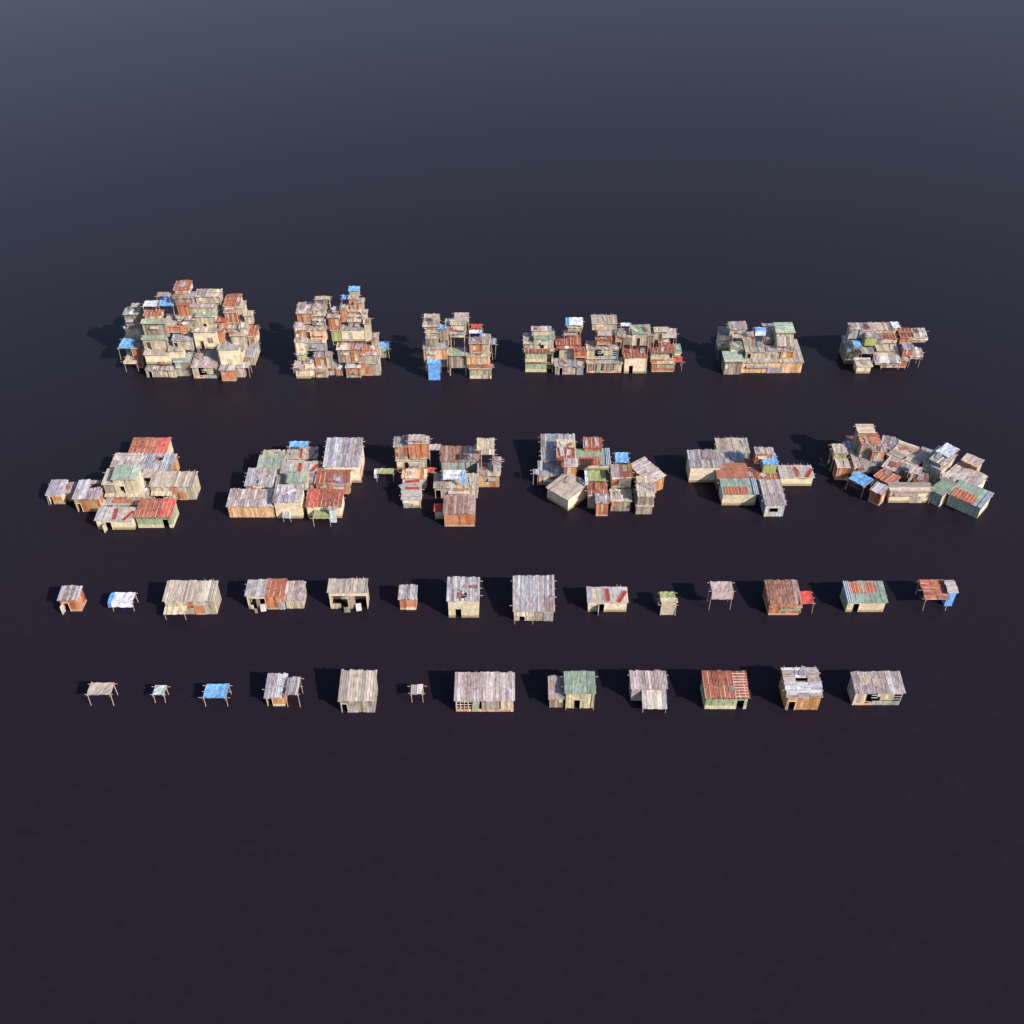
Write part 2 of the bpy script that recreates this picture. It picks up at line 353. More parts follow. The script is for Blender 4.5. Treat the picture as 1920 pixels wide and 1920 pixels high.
def S(v, x0, x1, yb, ye, yt, roof, wall, z=None, h=None, **o):
    """a shack: roof over four walls"""
    sl = math.radians(o.get('sl', 7)); ov = o.get('ov', .3); ovx = o.get('ovx', .22)
    a, b, z, H = frame_for(v, x0, x1, yb, ye, z, h, o)
    D = depth_of(v, yt, a, b, z, H, sl, o)
    W = max(.8, (b-a).length); U = (b-a).normalized(); back = Vector((-U.y, U.x, 0))
    c = (a+b)/2 + back*(D/2); c.z = z
    F = Matrix(((U.x, back.x, 0, c.x), (U.y, back.y, 0, c.y), (0, 0, 1, c.z), (0, 0, 0, 1)))
    into = o.get('into')
    if into is None:
        look = '%s shack with %s' % (WD[wall], RD[roof]); look = o.get('look', look)
        e = new_thing('shack', F, look, 'shack'); G = Matrix.Identity(4)
    else: e = into; G = MW[into.name].inverted() @ F
    door = o.get('door'); ts = math.tan(sl)
    holes = []
    if door: holes.append((door[0]*W, door[1]*W, 0 if len(door) < 3 else door[2], min(2.0, H*.78) if len(door) < 4 else door[3]))
    fw = wall if wall in WALL else {'lt': 'tn', 'bk': 'pp', 'op': 'tn'}[wall]
    km = WALL[fw][0]
    mb = MB()
    if wall in ('lt', 'bk', 'op'): front_special(e, G, wall, W, H, D)
    else:
        wall_panel(mb, (-W/2, -D/2, 0), (1, 0, 0), (0, -1, 0), W, lambda u: H, fw, holes); mb.build('wall', km, e, G)
    sw = o.get('side', fw); ks = WALL[sw][0]
    mb = MB(); wall_panel(mb, (W/2-.003, -D/2+.003, 0), (0, 1, 0), (1, 0, 0), D-.006, lambda u: H+u*ts, sw); mb.build('wall', ks, e, G)
    mb = MB(); wall_panel(mb, (-W/2+.003, D/2-.003, 0), (0, -1, 0), (-1, 0, 0), D-.006, lambda u: H+(D-u)*ts, sw, ); mb.build('wall', ks, e, G)
    mb = MB(); wall_panel(mb, (W/2-.07, D/2, 0), (-1, 0, 0), (0, 1, 0), W-.14, lambda u: H+D*ts, sw); mb.build('wall', ks, e, G)
    if door and not o.get('nofr'):
        mb = MB(); u0, u1, v0, v1 = holes[0]
        for uu in (u0-.05, u1-.03): mb.box((-W/2+uu, -D/2-.09, v0), (.08, 0, 0), (0, .08, 0), (0, 0, v1-v0+.06), jit(LT))
        mb.box((-W/2+u0-.02, -D/2-.085, v1), (u1-u0+.02, 0, 0), (0, .07, 0), (0, 0, .08), jit(LT)); mb.build('door_frame', 'pole', e, G)
        if o.get('leaf'):
            mb = MB(); mb.box((-W/2+u0-.02, -D/2-.1, .02), (-.12, -(u1-u0)*.9, 0), (-.04, 0, 0), (0, 0, v1-.05), jit(alb((196, 186, 178))), .3); mb.build('door', 'wood', e, G)
    hole = o.get('hole')
    mb, km = roof_mesh(roof, W, D, H+.03, sl, ov, ovx, o.get('dir', 'v'), hole, o.get('red'), o.get('drape', 0), o.get('curve', 0))
    r = mb.build('roof', km, e, G)
    # rafters poking out
    if o.get('bm', RND.random() < .45 and ROOF[roof][0] != 'cloth'):
        mb = MB(); n = max(2, int(D/1.3))
        for i in range(n):
            y = -D/2 + D*(i+.6)/n + RND.uniform(-.1, .1); zz = H-.05+(y+D/2)*ts
            lx, rx = RND.uniform(.1, .55), RND.uniform(.1, .55)
            mb.box((-W/2-ovx-lx, y, zz-.1), (W+2*ovx+lx+rx, 0, 0), (0, .12, 0), (0, 0, .09), jit(POLE))
        mb.build('rafter', 'pole', r)
    if o.get('pk'):                                   # poles standing above the back edge
        for fx in o['pk']:
            mb = MB(); x = -W/2+W*fx; mb.beam((x, D/2, H+D*ts-.3), (x+RND.uniform(-.1, .1), D/2+.3, H+D*ts+.55), .045, jit(POLE)); mb.build('pole', 'pole', e, G)
    if wall == 'gw' or o.get('br'):                       # short slanting rafters ends under the eave
        mb = MB(); n = max(3, int(W/.75))
        for i in range(n):
            x = -W/2 + W*(i+.5)/n; mb.box((x-.3, -D/2-.1, H-.5), (.5, -.16, .36), (.08, 0, -.08), (0, .05, 0), DARKW)
        mb.build('bracket', 'wood', e, G)
    if roof == 'mx':
        for fx, rot in o.get('redsh', ((.45, .05), (.72, -.55))):
            mb = MB(); L = D*.95; zz = H+.12
            B = Vector((math.sin(-rot), math.cos(rot), math.tan(sl))).normalized(); A = Vector((math.cos(rot), math.sin(rot), 0)); 
            p = Vector((-W/2+W*fx, -D/2-.1, zz)) ; 
            if o.get('dir') == 'h': A, B = B, A; p = Vector((-W*.38, -D/2+D*fx, H+.14+D*fx*ts)); L = W*.8
            sheet(mb, p, A, B, Vector((0, 0, 1)), .75, L, alb((160, 56, 44)), .15, corr=.02)
            mb.box(p-A*.05+Vector((0, 0, .03)), A*.07, B*L, Vector((0, 0, .03)), alb((222, 170, 140)))
            s_ = mb.build('roof_sheet', 'rust', r); 
            if s_: s_['label'] = 'dark red sheet laid on the board roof'
    if roof == 'mg':
        mb = MB(); x0_, x1_ = (.05, .85); L = D*(.55 if not o.get('up') else .62)
        n = int(W*(.75 if not o.get('up') else .8)/.62)
        for i in range(n):
            p = Vector((-W/2+W*.05+i*.62, -D/2-ov-.1 if not o.get('up') else -D*.08, H+.13+(0 if not o.get('up') else D*.42*ts)))
            sheet(mb, p, Vector((1, 0, 0)), Vector((0, math.cos(sl), math.sin(sl))), Vector((0, 0, 1)), .6, L, jit(alb((170, 84, 58))), .3, corr=.03)
            mb.box(p+Vector((0, 0, .05)), (.06, 0, 0), (0, L, L*ts), (0, 0, .03), alb((224, 176, 156)))
        s_ = mb.build('roof_sheet', 'rust', r); s_['label'] = 'band of rusty sheets laid over the green roof'
        mb = MB(); xs = W/2-.6 if not o.get('up') else -W/2-.2
        for i in range(3):
            mb.box((xs+i*.34, -D/2-ov-.15, H+.12), (.2, 0, 0), (0, D+ov+.3, (D+ov+.3)*ts), (0, 0, .12), alb((170, 184, 206)), .1)
        s_ = mb.build('ridge_strip', 'metal', r)
    for (fx, fy, wa, lb, rot, cd_) in o.get('spots', ()):
        mb = MB(); p = Vector((-W/2+W*fx, -D/2+D*fy, H+.15+D*fy*ts)); q, ru = ROOF[cd_][2][-1]
        A = Vector((math.cos(rot), math.sin(rot), math.sin(rot)*ts)); B = Vector((-math.sin(rot), math.cos(rot), math.cos(rot)*ts))
        sheet(mb, p, A, B, Vector((0, 0, 1)), wa, lb, jit(alb(q)), ru); mb.build('roof_sheet', ROOF[cd_][0], r)
    if o.get('tiles'):
        f0, f1 = o['tiles']; n = 9; mb = MB()
        for i in range(n):
            y = -D/2-ov+(D+ov)*(i+.3)/n; mb.box((-W/2+W*f0, y, H+.12+(y+D/2)*ts), (W*(f1-f0)+RND.uniform(-.1, .2), RND.uniform(-.05, .05), 0), (0, .16, .16*ts), (0, 0, .05), jit(alb((206, 168, 156))))
        q = mb.build('tile_rows', 'rust', r); q['label'] = 'rows of pale ridged tiles on the right end'
    if o.get('patch'):
        for (f0, f1, g0, g1, cd_) in o['patch']:
            mb = MB(); wall_panel(mb, (-W/2+W*f0, -D/2-.1, H*g0), (1, 0, 0), (0, -1, 0), W*(f1-f0), lambda u, t=H*(g1-g0): t, cd_)
            q = mb.build('patch', WALL[cd_][0], e, G)
            if q: q['label'] = '%s patch on the wall' % WD[cd_]
    if o.get('loose'):
        fx, fy, rot, cd_ = o['loose']; mb = MB(); p = Vector((-W/2+W*fx, -D/2+D*fy, H+.2+D*fy*ts))
        A = Vector((math.cos(rot), math.sin(rot), .05)); B = Vector((-math.sin(rot), math.cos(rot), .12))
        sheet(mb, p, A, B, Vector((0, 0, 1)), 1.0, 1.9, jit(alb(RND.choice(ROOF[cd_][2])[0])), .5)
        q = mb.build('roof_sheet', ROOF[cd_][0], r); q['label'] = 'loose sheet lying skewed on the roof'
    if o.get('aw'):
        f0, f1, L, zt, zb, cd_ = o['aw']; awning(e, G, -W/2+W*f0, -W/2+W*f1, -D/2-.05, zt, zb, L, cd_)
    if into is None and not o.get('look') and ROOF[roof][0] not in ('cloth', 'tarp'): clutter(e, G, r, W, D, H, sl, wall, roof, door, ov, ovx)
    if o.get('st'): 
        for sx in (-1, 1):
            for sy in (-1, 1):
                mb = MB(); mb.beam((sx*(W/2-.2), sy*(D/2-.2), -o['st']), (sx*(W/2-.25), sy*(D/2-.2), 0), .09, jit(POLE)); mb.build('stilt', 'pole', e, G)
    if o.get('posts'):
        for fx in o['posts']:
            mb = MB(); x = -W/2+W*fx; mb.beam((x, -D/2-.35, -.3), (x, -D/2-.25, H+.05), .06, jit(POLE)); mb.build('post', 'pole', e, G)
    LAST[0] = e
    if into is None: BOX.append((e, F, W, D, z, H, CL['name']))
    return e
def clutter(e, G, r, W, D, H, sl, wall, roof, door, ov, ovx):
    ts = math.tan(sl); R_ = RND
    for _ in range(R_.choice((0, 1, 1, 2))):               # odd boards and sheets nailed to the front
        if wall in ('lt', 'bk', 'op') or W < 1.6: break
        f0 = R_.uniform(.3 if door else 0, .7); f1 = min(1, f0+R_.uniform(.12, .35)); g0 = R_.choice((0, 0, .3, .5)); g1 = R_.uniform(g0+.25, 1)
        c = R_.choice(('tn', 'pl', 'gm', 'cc', 'pp', 'rs', 'tn', 'bl')); mb = MB()
        wall_panel(mb, (-W/2+W*f0, -D/2-.07-.03*_, H*g0), (1, 0, 0), (0, -1, 0), W*(f1-f0), lambda u, t=H*(g1-g0)-.05: t, c)
        mb.build('patch', WALL[c][0], e, G)
    if R_.random() < .7:                                   # side patch on the sunny side
        f0 = R_.uniform(0, .5); c = R_.choice(('tn', 'pl', 'gm', 'pp')); mb = MB()
        wall_panel(mb, (W/2+.07, -D/2+D*f0, 0), (0, 1, 0), (1, 0, 0), D*.4, lambda u, t=H*R_.uniform(.4, .9): t, c); mb.build('patch', WALL[c][0], e, G)
    for _ in range(R_.choice((0, 1, 1, 2))):               # spare sheets lying on the roof
        c = R_.choice(('lc', 'gc', 'gn', 'gp', 'ru', 'wg', 'gc')) if roof not in ('ru', 'rr') else R_.choice(('lc', 'ru', 'gc')); mb = MB()
        wa, lb = R_.uniform(.6, 1.1), min(D*.8, R_.uniform(1.1, 2.4)); rot = R_.uniform(-.25, .25) if R_.random() < .6 else R_.uniform(-.9, .9)
        if W < wa+.3: break
        A = Vector((math.cos(rot), math.sin(rot), math.sin(rot)*ts)); B = Vector((-math.sin(rot), math.cos(rot), math.cos(rot)*ts+.03))
        p = Vector((R_.uniform(-W/2, W/2-wa), -D/2+R_.uniform(-.2, max(0, D-lb-.2)), 0)); p.z = H+.16+(p.y+D/2)*ts
        q, ru = R_.choice(ROOF[c][2]); sheet(mb, p, A, B, Vector((0, 0, 1)), wa, lb, jit(alb(q)), ru); mb.build('roof_sheet', ROOF[c][0], r)
    if R_.random() < .5:                                   # pale board along the eave
        mb = MB(); mb.box((-W/2-ovx, -D/2-ov-.05, H-ov*ts-.03), (W+2*ovx, 0, R_.uniform(-.06, .06)), (0, .05, 0), (0, 0, .12), jit(LT)); mb.build('eave_board', 'pole', r)
    if R_.random() < .4:                                   # stick leaning out
        x = R_.choice((-1, 1))*(W/2+.1); mb = MB(); mb.beam((x, -D/2-.3, -.1), (x+R_.uniform(-.1, .1), -D/2-.12, H+R_.uniform(0, .5)), .05, jit(POLE)); mb.build('post', 'pole', e, G)
    if R_.random() < .35:
        mb = MB(); y = -D/2+D*R_.uniform(.2, .9); mb.beam((-W/2-R_.uniform(.3, .9), y, H+.2+(y+D/2)*ts), (W/2+R_.uniform(.2, .9), y+R_.uniform(-.5, .5), H+.2+(y+D/2)*ts), .05, jit(POLE)); mb.build('pole', 'pole', r)
    if R_.random() < .3 and H > 1.8 and W > 1.8 and wall not in ('lt', 'bk', 'op'):   # small ledge or shade over the front
        w0 = R_.uniform(.35, .6)*W; x0 = R_.uniform(-W/2, W/2-w0); z = H*R_.uniform(.6, .8); L = R_.uniform(.5, .9); c = R_.choice(('lc', 'gc', 'gp', 'ru')); mb = MB()
        q, ru = R_.choice(ROOF[c][2]); B = Vector((0, L, .3)); l = B.length; sheet(mb, Vector((x0, -D/2-L, z-.3)), Vector((1, 0, 0)), B.normalized(), Vector((0, 0, 1)), w0, l, jit(alb(q)), ru); mb.build('awning', ROOF[c][0], e, G)
def awning(e, G, x0, x1, y, zt, zb, L, code):
    mb = MB(); B = Vector((0, L, zt-zb)); l = B.length; B.normalize(); A = Vector((1, 0, 0)); o = Vector((x0, y-L, zb))
    kind, w, cols, seam = ROOF[code]
    if kind in ('cloth', 'tarp'): cloth(mb, o, A, B, A.cross(B), x1-x0, l, jit(alb(cols[0][0]), .06), cols[0][1], .08)
    else:
        es = strips(x1-x0, w)
        for i in range(len(es)-1):
            c, ru = RND.choice(cols); sheet(mb, o+A*es[i]-B*RND.uniform(0, .15), A, B, A.cross(B), es[i+1]-es[i]+.03, l+.1, jit(alb(c)), ru)
    aw = mb.build('awning', kind, e, G)
    for x in (x0+.15, x1-.15):
        mb = MB(); mb.beam((x, y-L+.15, -.35 if zb > 1 else 0), (x, y-L+.15, zb+.03), .055, jit(POLE)); mb.build('post', 'pole', e, G)
def front_special(e, G, kind, W, H, D):
    y = -D/2
    if kind == 'lt':
        mb = MB()
        wall_panel(mb, (-W/2, y, 0), (1, 0, 0), (0, -1, 0), W, lambda u: H*.22, 'or')
        wall_panel(mb, (W/2-W*.22, y-.02, H*.22), (1, 0, 0), (0, -1, 0), W*.22, lambda u: H*.78, 'pp')
        mb.box((-W/2, y-.02, H-.15), (W*.78, 0, 0), (0, .08, 0), (0, 0, .14), jit(LT)); mb.build('wall', 'wood', e, G)
        mb = MB(); x0, x1 = -W/2+.1, -W/2+W*.28
        for i in range(5): 
            x = x0+(x1-x0)*i/4; mb.box((x, y-.03, H*.22), (.09, 0, 0), (0, .05, 0), (0, 0, H*.76), jit(LT))
        for i in range(3):
            z = H*(.35+.22*i); mb.box((x0, y+.03, z), (x1-x0, 0, 0), (0, .05, 0), (0, 0, .09), jit(LT))
        mb.build('lattice', 'wood', e, G)
        mb = MB(); wall_panel(mb, (-W/2+W*.45, y-.06, H*.16), (1, 0, 0), (0, -1, 0), W*.31, lambda u: H*.74, 'pl'); mb.build('shutter', 'wood', e, G)
        mb = MB(); mb.box((-W/2+W*.27, y-.12, H*.05), (W*.12, 0, 0), (0, .05, 0), (W*.03, 0, H*.85), alb((156, 164, 142)), .2); q = mb.build('panel', 'wood', e, G); q['label'] = 'pale green panel leaning on the lattice front'
    elif kind == 'bk':
        mb = MB(); wall_panel(mb, (-W/2, y, 0), (1, 0, 0), (0, -1, 0), W*.25, lambda u: H, 'pp')
        mb.build('wall', 'wood', e, G)
        mb = MB()
        wall_panel(mb, (-W/2+W*.48, y, H*.35), (1, 0, 0), (0, -1, 0), W*.36, lambda u: H*.65, 'pp', ((0, .5, 0, H*.25),)); mb.build('panel', 'wood', e, G)
        mb = MB(); wall_panel(mb, (-W/2+W*.4, y-.02, 0), (1, 0, 0), (0, -1, 0), W*.6, lambda u: H*.3, 'bl'); mb.build('panel', 'wood', e, G)
        for z in (.42, .6, .8): mb = MB(); mb.box((W/2-W*.17, y, H*z), (W*.17, 0, 0), (0, .06, 0), (0, 0, .12), jit(alb((170, 184, 180)))); mb.build('slat', 'wood', e, G)
        for z in (.5, .68): mb = MB(); mb.box((-W/2+W*.36, y+.02, H*z), (W*.14, 0, 0), (0, .06, 0), (0, 0, .12), jit(alb((190, 196, 190)))); mb.build('slat', 'wood', e, G)
        mb = MB()
        mb.box((-W/2+W*.22, y-.03, H*.25), (W*.25, 0, -H*.1), (0, .05, 0), (0, 0, .14), alb((206, 160, 140)))
        mb.build('slat', 'wood', e, G); mb = MB()
        mb.box((-W/2+W*.05, y-.04, 0), (W*.38, 0, 0), (0, .05, 0), (0, 0, H*.14), alb((206, 170, 140)))
        mb.build('slat', 'wood', e, G); mb = MB()
        for x in (-W/2, W/2-.1): mb = MB(); mb.box((x, y-.03, 0), (.1, 0, 0), (0, .1, 0), (0, 0, H), jit(LT)); mb.build('post', 'wood', e, G)
    else:
        mb = MB(); mb.box((-W/2, y, H*.74), (W, 0, 0), (0, .08, 0), (0, 0, H*.22), jit(LT))
        for x in (-W/2, -W/2+W*.48, W/2-.1): mb.box((x, y-.01, 0), (.12, 0, 0), (0, .12, 0), (0, 0, H), jit(LT))
        mb.build('wall', 'wood', e, G)
        mb = MB(); wall_panel(mb, (-W/2, y, 0), (1, 0, 0), (0, -1, 0), W*.28, lambda u: H*.3, 'tn'); wall_panel(mb, (-W/2+W*.48, y+.01, 0), (1, 0, 0), (0, -1, 0), W*.2, lambda u: H*.74, 'tn'); mb.build('panel', 'wood', e, G)
        mb = MB(); wall_panel(mb, (-W/2+W*.38, y-.9, 0), (1, 0, 0), (0, -1, 0), W*.16, lambda u: H*.3, 'pl'); mb.build('panel', 'wood', e, G)
        mb = MB(); sheet(mb, Vector((W/2-W*.3, y-.8, .2)), Vector((.9, .1, .1)), Vector((-.1, .5, .8)), Vector((0, -.8, .3)), 1.1, 1.4, alb((190, 186, 182)), .2); q = mb.build('fallen_sheet', 'metal', e, G)
def C(v, x0, x1, yb, ye, yt, roof, z=None, h=None, **o):
    """a canopy: cloth, tarp or boards on a frame of poles"""
    sl = math.radians(o.get('sl', 4)); ov = o.get('ov', .15); ovx = o.get('ovx', .05)
    a, b, z, H = frame_for(v, x0, x1, yb, ye, z, h, o)
    D = depth_of(v, yt, a, b, z, H, sl, o)
    W = max(.8, (b-a).length); U = (b-a).normalized(); back = Vector((-U.y, U.x, 0))
    c = (a+b)/2 + back*(D/2); c.z = z
    F = Matrix(((U.x, back.x, 0, c.x), (U.y, back.y, 0, c.y), (0, 0, 1, c.z), (0, 0, 0, 1)))
    into = o.get('into')
    if into is None:
        e = new_thing('canopy', F, o.get('look', '%s canopy on wooden poles' % (RD[roof].replace(' roof', ''))), 'canopy'); G = Matrix.Identity(4)
    else: e = into; G = MW[into.name].inverted() @ F
    ts = math.tan(sl)
    mb, km = roof_mesh(roof, W, D, H+.06, sl, ov, ovx, o.get('dir', 'v'), None, None, o.get('drape', 0), o.get('curve', 0))
    nm = {'cloth': 'cloth_cover', 'tarp': 'tarpaulin'}.get(km, 'roof')
    mb.build(nm, km, e, G)
    leg = o.get('leg', 0)
    for sx in (-1, 1):
        for sy, zz in ((-1, H), (1, H+D*ts)):
            mb = MB(); x = sx*(W/2)
            mb.beam((x+RND.uniform(-.08, .08), sy*(D/2-.05)-(.25 if sy < 0 else 0), -leg), (x, sy*(D/2-.1), zz+RND.uniform(.05, .3)), .06, jit(POLE)); mb.build('post', 'pole', e, G)
    n = 3 if D > 2 else 2
    for i in range(n):
        mb = MB(); t = i/(n-1); y = -D/2 + D*t; zz = H+(y+D/2)*ts+.0
        mb.beam((-W/2-RND.uniform(.3, .75), y, zz), (W/2+RND.uniform(.3, .75), y, zz+RND.uniform(-.05, .08)), .055, jit(POLE)); mb.build('pole', 'pole', e, G)
    for sx in (-1, 1):
        mb = MB(); mb.beam((sx*W/2, -D/2-RND.uniform(.25, .5), H-.05), (sx*W/2, D/2+RND.uniform(.25, .5), H+D*ts), .05, jit(POLE)); mb.build('pole', 'pole', e, G)
    if o.get('flap'):
        cd_, f0, f1 = o['flap']; mb = MB()
        cloth(mb, Vector((-W/2+W*f0, -D/2-.1, H+.12)), Vector((1, 0, 0)), Vector((0, 1, ts)).normalized(), Vector((0, 0, 1)), W*(f1-f0), D+.2, alb(ROOF[cd_][2][0][0]), .2, .05, drape=o.get('fd', 1.0))
        mb.build('side_flap', ROOF[cd_][0], e, G)
    LAST[0] = e
    if into is None: BOX.append((e, F, W, D, z, H, CL['name']))
    return e
# ================================================================ row of single huts, nearest the camera
cluster('front row')
C('F',240,490,470,378,240,'ct',look='wide grey cloth canopy on slanting poles')
C('F',940,1058,440,378,268,'wc',look='tiny pale canopy on thin poles')
C('F',1487,1730,478,412,255,'bt',look='bright blue tarp canopy on poles')
e=S('G',232,415,455,372,135,'gc','wd',sl=12,door=(.02,.32),bm=True,look='corrugated hut with open side awning',patch=((.35,.98,.0,.2,'cc'),))
C('G',440,565,460,352,172,'gc',sl=10,into=e)
S('G',990,1335,522,408,98,'gp','pl',sl=14,door=(.03,.2),look='tall board-roofed plank shack with small doorway',bm=False,patch=((.22,.5,.02,.5,'gm'),(.75,.98,.02,.45,'gm')))
C('G',1712,1826,410,345,248,'wg',look='tiny plank canopy on two thin legs')
S('H',255,862,532,420,125,'lc','lt',sl=10,bm=False,ov=.2,look='long lilac corrugated hut with lattice front')
e=S('H',1410,1708,495,345,110,'gn','pp',sl=7,door=(.3,.52),bm=True,posts=(.01,.99),look='green-roofed plank hut with low annex')
S('H',1243,1385,488,400,160,'gp','pl',sl=16,into=e,bm=False,patch=((.65,1.,.55,.85,'pp'),))
S('I',335,740,470,330,120,'lc','tn',sl=9,bm=True,look='grey hut with steep rusty front awning',aw=(.28,1.0,2.5,2.6,1.2,'wg'),patch=((.0,.28,.05,.8,'gm'),))
S('I',1220,1715,570,440,125,'rr','gw',sl=9,door=(.76,.93),red=None,nofr=1,bm=False,tiles=(.68,1.02),spots=((.55,.15,.9,1.1,0,'lc'),),look='rusty-roofed hut with green wall and doorway',patch=None)
S('J',330,720,580,435,85,'gc','wd',sl=10,dir='h',door=(.06,.27),hole=(.5,.66,1),loose=(.4,.76,-.5,'gc'),pk=(.02,.4,.98),look='grey-roofed orange timber hut with torn roof')
S('J',1135,1695,522,385,135,'lc','bk',sl=10,side='gm',bm=False,ov=.35,spots=((.12,.45,1.5,1.3,0,'tn'),(.38,.25,1.6,1.3,0,'gp')),look='lilac corrugated hut with broken front wall')
# ================================================================ second row of single huts
cluster('second row')
S('A',165,360,428,315,165,'gc','rs',sl=10,door=(.12,.42),leaf=1,bm=False,look='small rusty hut with grey roof and open door')
C('A',705,918,420,352,235,'wt',flap=('bt',-.2,.02),drape=.9,h=1.9,look='white tarp shelter with blue side')
e=S('A',1275,1790,460,322,112,'gp','tn',sl=11,door=(.06,.2),pk=(.76,.93),look='large board-roofed hut with front awning and rusty patch',aw=(-.02,.42,1.4,1.9,1.5,'tn'),patch=((.58,.78,.0,.62,'rs'),(.47,.56,.35,.95,'rs'),(.0,.55,.8,1.,'pp')))
e=S('B',560,725,368,292,110,'lc','tn',sl=8,look='long patchwork hut with rusty middle roof and open porch',side='tn',bm=False)
S('B',375,548,375,255,85,'ru','rs',sl=8,into=e,bm=False,patch=((.65,1.,.0,.55,'gm'),))
S('B',195,370,375,248,95,'wg','op',sl=8,into=e,bm=True)
S('B',990,1350,370,215,85,'gp','op',sl=9,pk=(.72,.9),look='board-roofed stall with broken open front',side='tn',bm=False)
S('B',1665,1820,378,278,145,'gc','rs',sl=9,bm=False,look='small rusty hut with grey roof and closed front',patch=((.35,.95,.0,.2,'cc'),))
S('C',248,518,470,320,112,'gc','cc',sl=14,door=(.23,.42),nofr=1,bm=True,loose=(.34,.42,-.6,'lc'),hole=(.42,.58,0),spots=((.7,.5,1.3,.6,0,'ru'),(.3,.02,.6,1.2,0,'ru')),look='cream plaster hut with grey roof and doorway')
S('C',835,1185,498,438,100,'gc','tn',sl=17,door=(.14,.27),bm=True,h=2.6,aw=(-.01,.5,.9,2.35,2.1,'tn'),look='biggest grey corrugated barn with steep roof',patch=((.75,1.,.0,.75,'gm'),),nofr=1)
S('C',1497,1843,418,336,198,'mx','cc',sl=9,door=(.28,.42),leaf=1,pk=(.75,.86),look='low cream hut with two red sheets on roof')
e=C('D',300,440,430,300,170,'gl',sl=6,look='green and white cloth shelter',ov=.1,z=0,h=2.4,D=2.6)
S('D',300,440,430,312,300,'cl','cw',into=e,bm=False,D=.5)
C('D',775,975,372,215,112,'ct',sl=3,drape=1.5,ov=.35,look='grey cloth canopy over pole table',curve=0)
e=S('D',1350,1645,430,355,100,'ls','rs',sl=9,drape=0,bm=False,look='rust-streaked hut with bright red side awning',patch=((.35,1.,.45,.75,'gw'),),h=2.5,curve=.5)
C('D',1655,1770,405,305,205,'rd',into=e,h=2.1,curve=.5,sl=8)
S('E',350,800,495,385,140,'mg','cc',sl=12,up=1,bm=True,door=(.17,.32),nofr=1,side='bl',look='cream hut with green front roof and rusty back roof')
e=C('E',1270,1540,470,285,120,'ru',sl=8,dir='h',look='rusty open stall with blue tarp end',h=2.6)
S('E',1535,1625,425,268,118,'lc','bw',into=e,bm=False,side='bw',dir='h')
# ================================================================ clusters, back row
cluster('tall back-left mound',712,.11)
S('g',790,1320,1330,1150,975,'gc','tn',z=0,door=(.07,.25),posts=(.0,),D=4)
S('g',1345,1520,1340,1165,1100,'gp','pp',z=0,D=4)
S('g',760,1400,1000,760,None,'gp','cc',D=5)
S('a',595,835,775,677,635,'gn','tn',door=(.12,.32),bm=False)
S('a',600,838,648,515,475,'gn','pl',br=1)
S('a',605,758,485,440,372,'ru','cc',D=5)
C('a',748,890,400,346,235,'bt')
C('a',590,718,392,352,290,'wt')
S('r',1065,1370,655,362,210,'gn','pl',z=8.6,br=1)
S('r',1070,1430,905,672,540,'gc','tn',z=5.6,D=5.5)
S('r',1075,1430,1130,905,None,'gp','tn',z=2.6,h=2.7,D=5.5)
S('r',1085,1440,1330,1130,None,'gp','cc',z=0,h=2.6,D=5.5)
C('r',1170,1320,300,205,110,'ct',z=12)
C('r',1050,1330,1640,1412,1200,'cl',z=0,h=2.6,drape=.5)
C('r',935,1230,1370,1135,905,'bt',z=2.9)
S('r',1270,1420,1560,1130,1040,'gc','rs',z=0,D=4)
S('a',890,1085,778,690,605,'gc','tn',door=(.03,.25),D=5)
S('a',1112,1345,765,600,565,'gp','cc',door=(.22,.38),D=6)
S('a',1138,1330,594,447,380,'gn','pp',door=(.28,.48))
S('a',1030,1138,604,482,450,'gp','pl',D=4)
S('a',1062,1310,440,356,252,'lc','tn')
S('a',945,1062,458,337,225,'rg','rs')
S('a',900,1040,222,186,88,'ru','cc',side='ww')
S('a',905,1100,345,260,215,'rg','pl',D=5)
S('a',1115,1355,310,248,185,'gp','tn',D=4)
S('a',1400,1540,400,345,225,'ru','cc')
S('a',1412,1530,515,408,350,'lc','rs')
S('a',1530,1600,430,360,290,'gp','pp')
S('a',1600,1680,520,440,402,'gp','pp',D=4)
S('a',1432,1555,630,568,530,'ct','tn',D=4)
S('a',1335,1430,605,500,470,'ru','rs',D=4)
S('a',1345,1402,710,592,570,'ru','rs',D=3)
S('a',1365,1560,945,775,635,'gc','cc')
S('a',1090,1330,1062,955,785,'lc','bk',z=0)
S('a',922,1068,1040,905,785,'lb','pl',z=0)
S('a',1370,1508,1090,985,955,'gc','rs',z=0,D=4)
S('a',1515,1600,1052,960,935,'gc','tn',z=0,D=4)
C('a',1590,1650,1050,965,905,'ct',z=0)
S('a',1600,1700,930,850,655,'gc','tn',z=0.3)
S('a',1640,1715,720,645,545,'ru','tn',D=4)
S('a',1565,1640,690,565,480,'gp','tn')
C('d',1235,1560,1330,1195,935,'ct',drape=.7)
S('a',815,965,608,545,500,'ru','rs',D=4)
S('a',972,1038,618,520,480,'ru','rs',D=3)
C('a',725,850,285,250,208,'gp')
S('a',930,1010,520,465,440,'gp','tn',D=4)
S('a',1240,1340,560,500,450,'gp','pl',D=6)
S('a',1480,1620,780,640,560,'gp','tn',D=6)
S('a',860,1000,880,790,770,'gp','cc',D=6)
